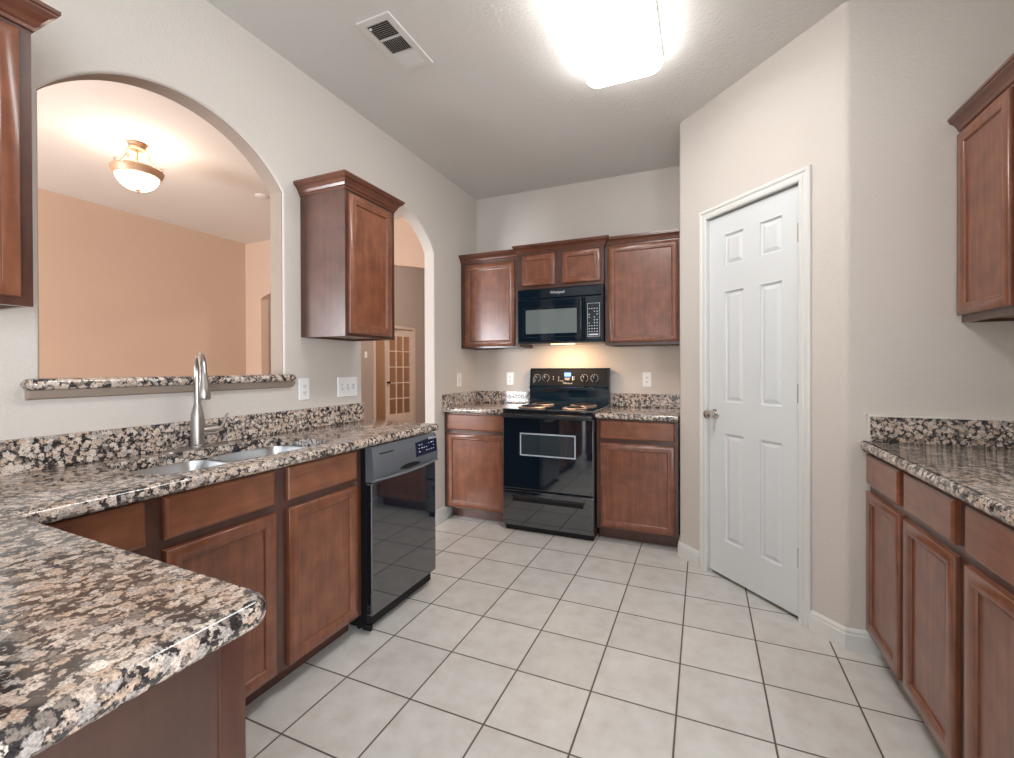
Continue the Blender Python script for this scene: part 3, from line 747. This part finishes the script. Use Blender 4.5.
# back guard
gp = [(.648, .915), (.560, .915), (.572, .935), (.590, .985), (.594, 1.050), (.575, 1.052), (.575, 1.062), (.592, 1.075), (.610, 1.218), (.620, 1.228), (.648, 1.228)]
MB().prism(gp, lambda u, v, t: (t, u, v), .004, W - .004).build('backguard', M['blackmw'], rg, 30)
cp = MB().prism([(.5905, 1.078), (.608, 1.217), (.609, 1.217), (.612, 1.078)], lambda u, v, t: (t, u, v), .020, W - .02).build('control_face', M['blackm'], rg)
sl = math.atan2(.018, .143)
def cface(u, v, d=0): return (u, .5905 + (v - 1.075) * .1259 - d, v)
for u in (.070, .150, .490, .575):
    c = cface(u, 1.145, 0)
    kb = MB(); kb.lathe([(.024, 0), (.024, -.006), (.021, -.010), (.019, -.022), (.016, -.025)], c, 22, 'y')
    kb.box(u - .004, u + .004, c[1] - .031, c[1] - .022, 1.125, 1.165, .002)
    ko = kb.build('control_knob', M['blacks'], rg, 40)
    tk = MB()
    for q in range(11):
        a = radians(-60 + 300 * q / 10 - 0); rr = .030
        tk.box(u + rr * cos(a) - .0022, u + rr * cos(a) + .0022, cface(0, 1.145 + rr * sin(a), .0014)[1], cface(0, 1.145 + rr * sin(a), .0004)[1], 1.145 + rr * sin(a) - .0032, 1.145 + rr * sin(a) + .0032)
    tk.build('dial_print', M['mark'], ko)
    MB().tube([(u - .0, c[1] - .0318, 1.148), (u, c[1] - .0318, 1.163)], .0016, 6).build('pointer', M['mark'], ko)
MB().box(.318, .372, .5955, .606, 1.158, 1.190).build('clock_display', M['blue'], rg)
prints = [(.262, .1495, .008, .006), (.262, .133, .008, .006), (.262, .117, .008, .006), (.282, .117, .008, .006), (.300, .117, .008, .006), (.318, .1400, .046, .006), (.322, .1280, .038, .006), (.385, .125, .010, .034), (.402, .150, .005, .006), (.402, .132, .005, .006), (.215, .150, .006, .008), (.215, .130, .006, .008), (.04, .10, .003, .05)]
for name_, sel in (('keypad_print', lambda q: q[0] > .25), ('side_print', lambda q: q[0] <= .1), ('indicator_print', lambda q: .1 < q[0] <= .25)):
    bt = MB()
    for (u, v, ww, hh) in filter(sel, prints):
        y_ = cface(0, 1 + v)[1]; bt.box(u, u + ww, y_ - .0014, y_ + .0, 1 + v, 1 + v + hh)
    bt.build(name_, M['mark'], rg)
text('Whirlpool', .020, (.345, .5928 + .0005, 1.100), (radians(90 - 7), 0, 0), M['mark'], rg)
# four coil burners
def burner(x, y, r):
    t = MB(); t.lathe([(r + .014, .9262), (r + .018, .9300), (r + .010, .9345), (r + .002, .9290), (r * .6, .9262), (.01, .9262)], (x, y, 0), 32)
    b = t.build('burner', M['pan'], rg, 40)
    pts = []
    turns = 4 if r > .08 else 3
    for k in range(turns * 22 + 1):
        a = 2 * pi * k / 22; rr = .018 + (r - .024) * k / (turns * 22); pts.append((x + rr * cos(a), y + rr * sin(a), .9400))
    MB().tube(pts, .0045, 6).build('coil', M['coil'], b, 60)
burner(.185, .150, .090); burner(.525, .150, .075); burner(.185, .420, .075); burner(.525, .420, .090)

# ------------------------------------------------------------------ microwave
mw = thing('microwave', 'black over-the-range microwave hanging under the short wall cabinet', 'microwave', (-1.387, 3.42, 1.425))
W, H = .692, .437
MB().box(.002, W - .002, .03, .385, .004, H).build('body', M['blacks'], mw)
MB().box(0, W * .800, 0, .032, .018, H - .078, .007, 3).build('door', M['blackmw'], mw)
mdo = [o for o in bpy.data.objects if o.parent == mw and o.name.startswith('door')][0]
MB().box(0, W, 0, .032, H - .075, H, .006, 3).build('top_grille', M['blackmw'], mw)
MB().box(W * .803, W, 0, .032, .018, H - .078, .006, 3).build('keypad_panel', M['blackmw'], mw)
kp = [o for o in bpy.data.objects if o.parent == mw and o.name.startswith('keypad')][0]
MB().box(0, W, .004, .034, .0, .016, .003).build('bottom_trim', M['blacks'], mw)
wf = MB(); wf.holed(rrect(.048, .506, .050, .292, .01, 3), [rrect(.051, .503, .053, .289, .01, 3)], lambda u, v, t: (u, t, v), -.0015, .001); wf.build('window_outline', M['blacks'], mdo)
MB().prism(rrect(.072, .494, .080, .272, .006, 3), lambda u, v, t: (u, t, v), -.0012, .002).build('window_glass', M['mwwin'], mdo)
hd = MB(); hd.tube([(.535, 0, .345), (.535, -.030, .335), (.535, -.036, .27), (.535, -.037, .19), (.535, -.036, .11), (.535, -.030, .045), (.535, 0, .035)], .0095, 12)
hd.build('door_handle', M['blacks'], mw, 60)
kk = MB(); random.seed(5)
kk.holed(rect(.578, .672, .045, .300), [rect(.580, .670, .047, .298)], lambda u, v, t: (u, t, v), -.001, .001)
for r in range(9):
    for c in range(4):
        if random.random() < .25 and r > 2: continue
        u = .588 + c * .020; v = .080 + r * .022
        kk.box(u, u + .008, -.0012, .0, v, v + .006)
kk.box(.588, .660, -.0012, 0, .056, .066)
kk.build('key_print', M['mark'], kp)
text('Whirlpool', .028, (.338, -.0008, .402), (radians(90), 0, 0), M['mark'], mw)
MB().box(.25, .44, .10, .16, -.003, .004).build('hood_lamp', M['hoodlamp'], mw)

hl = area('hood_light', (-1.387 + .345, 3.56, 1.419), (radians(12), 0, 0), 0.24, .06, 2.6, (1.0, 0.64, 0.36))

# ------------------------------------------------------------------ ceiling light, vent, detector, dining fixture
cl = thing('ceiling_light', 'long white rectangular fluorescent fixture on the kitchen ceiling', 'ceiling light', (-.375, 1.835, HC))
def lens_rings(pf): return [[(x, y, z) for x, y in rrect(-.192 + i, .192 - i, -.615 + i, .615 - i, r, 6)] for i, z, r in pf]
MB().loft(lens_rings([(.012, 0, .04), (.004, -.012, .045), (.0, -.025, .05)])).build('frame', M['plate'], cl, 40)
MB().loft(lens_rings([(.002, -.0255, .05), (.0, -.045, .055), (.004, -.070, .055), (.020, -.086, .045), (.05, -.090, .03)])).build('lens', M['lens'], cl, 50)

vt = thing('ceiling_vent', 'white rectangular air vent register on the kitchen ceiling', 'vent', (-1.371, 1.82, HC))
x0, x1, y0, y1 = -.092, .092, -.182, .182
secs = [(-.150, -.052), (-.044, .050), (.058, .150)]
mb = MB()
mb.holed(rect(x0, x1, y0, y1), [rect(-.060, .060, a, b) for a, b in secs], XYZ, -.008, 0)
mb.build('frame', M['vent'], vt)
MB().box(-.064, .064, -.154, .154, -.0015, -.0005).build('duct', M['duct'], vt)
for i, (a, b) in enumerate(secs):
    mb = MB()
    if i != 1:
        n = 9
        for k in range(n):
            yy = a + (b - a) * (k + .5) / n; tl = -.0045 if i == 0 else .0075
            mb.prism([(yy - tl, -.001), (yy - tl + .0012, -.001), (yy + tl + .0012, -.009), (yy + tl, -.009)], lambda u, v, t: (t, u, v), -.060, .060)
    else:
        n = 11
        for k in range(n):
            xx = -.060 + .120 * (k + .5) / n
            mb.prism([(xx - .003, -.001), (xx - .0018, -.001), (xx + .0042, -.009), (xx + .003, -.009)], lambda u, v, t: (u, t, v), a, b)
    mb.build('louvers', M['vent'], vt)
MB().box(-.052, -.040, -.140, -.128, -.014, -.008, .002).build('damper_lever', M['vent'], vt)
sd = MB().lathe([(.055, 0), (.055, -.006), (.048, -.012), (.02, -.014)], (-3.71, 2.92, HC), 24).build('smoke_detector', M['dceil'], None, 40)
tag(sd, 'small round white disc on the dining room ceiling seen through the large arch', 'smoke detector')

fx = thing('dining_fixture', 'semi-flush tan metal bowl light glowing on the dining room ceiling', 'ceiling light', (-3.65, 1.89, HC))
fx.scale = (.86, .86, 1)
MB().lathe([(.060, 0), (.064, -.008), (.058, -.020), (.045, -.026), (.062, -.034), (.056, -.044), (.02, -.048)], n=32).build('canopy', M['bronze'], fx, 40)
MB().lathe([(.150, -.190), (.168, -.180), (.178, -.188), (.176, -.205), (.160, -.232), (.146, -.236)], n=48).build('rim', M['bronze'], fx, 40)
bw = MB(); bw.lathe([(.148, -.214), (.147, -.232), (.136, -.262), (.112, -.292), (.075, -.315), (.035, -.324), (.008, -.326)], n=40)
bw.build('glass_bowl', M['bowl'], fx, 60)
MB().lathe([(.022, -.322), (.024, -.328), (.010, -.334), (.013, -.342), (.004, -.352)], n=16).build('finial', M['bronze'], fx, 40)
for k in range(3):
    a = radians(40 + 120 * k); ca_, sa_ = cos(a), sin(a)
    prof = [(.050, -.040), (.072, -.050), (.088, -.080), (.082, -.110), (.066, -.118), (.060, -.104), (.070, -.094), (.084, -.100), (.104, -.130), (.128, -.165), (.150, -.192), (.172, -.184), (.178, -.166), (.168, -.158), (.162, -.168)]
    MB().tube([(r * ca_, r * sa_, z) for r, z in prof], .0045, 8).build('scroll_arm', M['bronze'], fx, 60)
MB().tube([(0, 0, -.045), (0, 0, -.21)], .006, 10).build('stem', M['bronze'], fx, 60)

# ------------------------------------------------------------------ outlets and switches
def plate(name, label, cat, n, kind, loc, rz, group='wall plates'):
    """front faces -y locally"""
    wd = .070 + .046 * (n - 1)
    t = thing(name, label, cat, loc, rz, group)
    MB().loft([[(x, y, z) for x, z in rrect(-wd / 2 + i, wd / 2 - i, -.0585 + i, .0585 - i, .005, 3)] for i, y in ((0, 0), (0, -.003), (.003, -.006))]).build('cover_plate', M['plate'], t)
    for k in range(n):
        c = (k - (n - 1) / 2) * .046
        if kind == 'outlet':
            r_ = MB(); r_.prism(rrect(c - .0165, c + .0165, -.034, .034, .004, 3), lambda u, v, tt: (u, tt, v), -.0075, -.005)
            rr = r_.build('receptacle', M['plate'], t)
            q = MB()
            for z in (-.018, .018):
                q.box(c - .0075, c - .005, -.0079, -.0074, z - .005, z + .005); q.box(c + .005, c + .0075, -.0079, -.0074, z - .005, z + .005); q.box(c - .002, c + .002, -.0079, -.0074, z - .012, z - .008)
            q.build('slots', M['slot'], rr)
        else:
            q = MB(); q.prism([(-.006, -.012), (-.006, .012), (-.016, .009), (-.010, -.004)], lambda u, v, tt: (tt, u, v), c - .004, c + .004); q.build('toggle', M['plate'], t)
            q = MB(); q.box(c - .006, c + .006, -.0064, -.0058, -.014, .014); q.build('toggle_slot', M['slot'], t)
    return t
plate('wall_outlet', 'white outlet plate right of the large arch, under the left wall cabinet', 'outlet', 1, 'outlet', (XL + .0005, 1.785, 1.123), RZL)
plate('light_switch', 'wide white triple switch plate at the end of the sink backsplash', 'switch', 3, 'switch', (XL + .0005, 2.107, 1.123), RZL)
plate('light_switch', 'narrow white switch plate on the wall between the arch and the back corner', 'switch', 1, 'switch', (XL + .0005, 3.465, 1.130), RZL)
plate('wall_outlet', 'white outlet plate on the back wall left of the range', 'outlet', 1, 'outlet', (-1.618, YB - .0005, 1.133), 0)
plate('wall_outlet', 'white outlet plate on the back wall right of the range', 'outlet', 1, 'outlet', (-.413, YB - .0005, 1.135), 0)
plate('thermostat_plate', 'small white plate on the hall wall beside the french door', 'switch', 1, 'switch', (XH + .0005, 6.72, 1.49), RZL)
plate('light_switch', 'small pale switch plate on the orange-lit wall behind the french door', 'switch', 1, 'switch', (-7.6995, 8.98, 1.36), RZL)
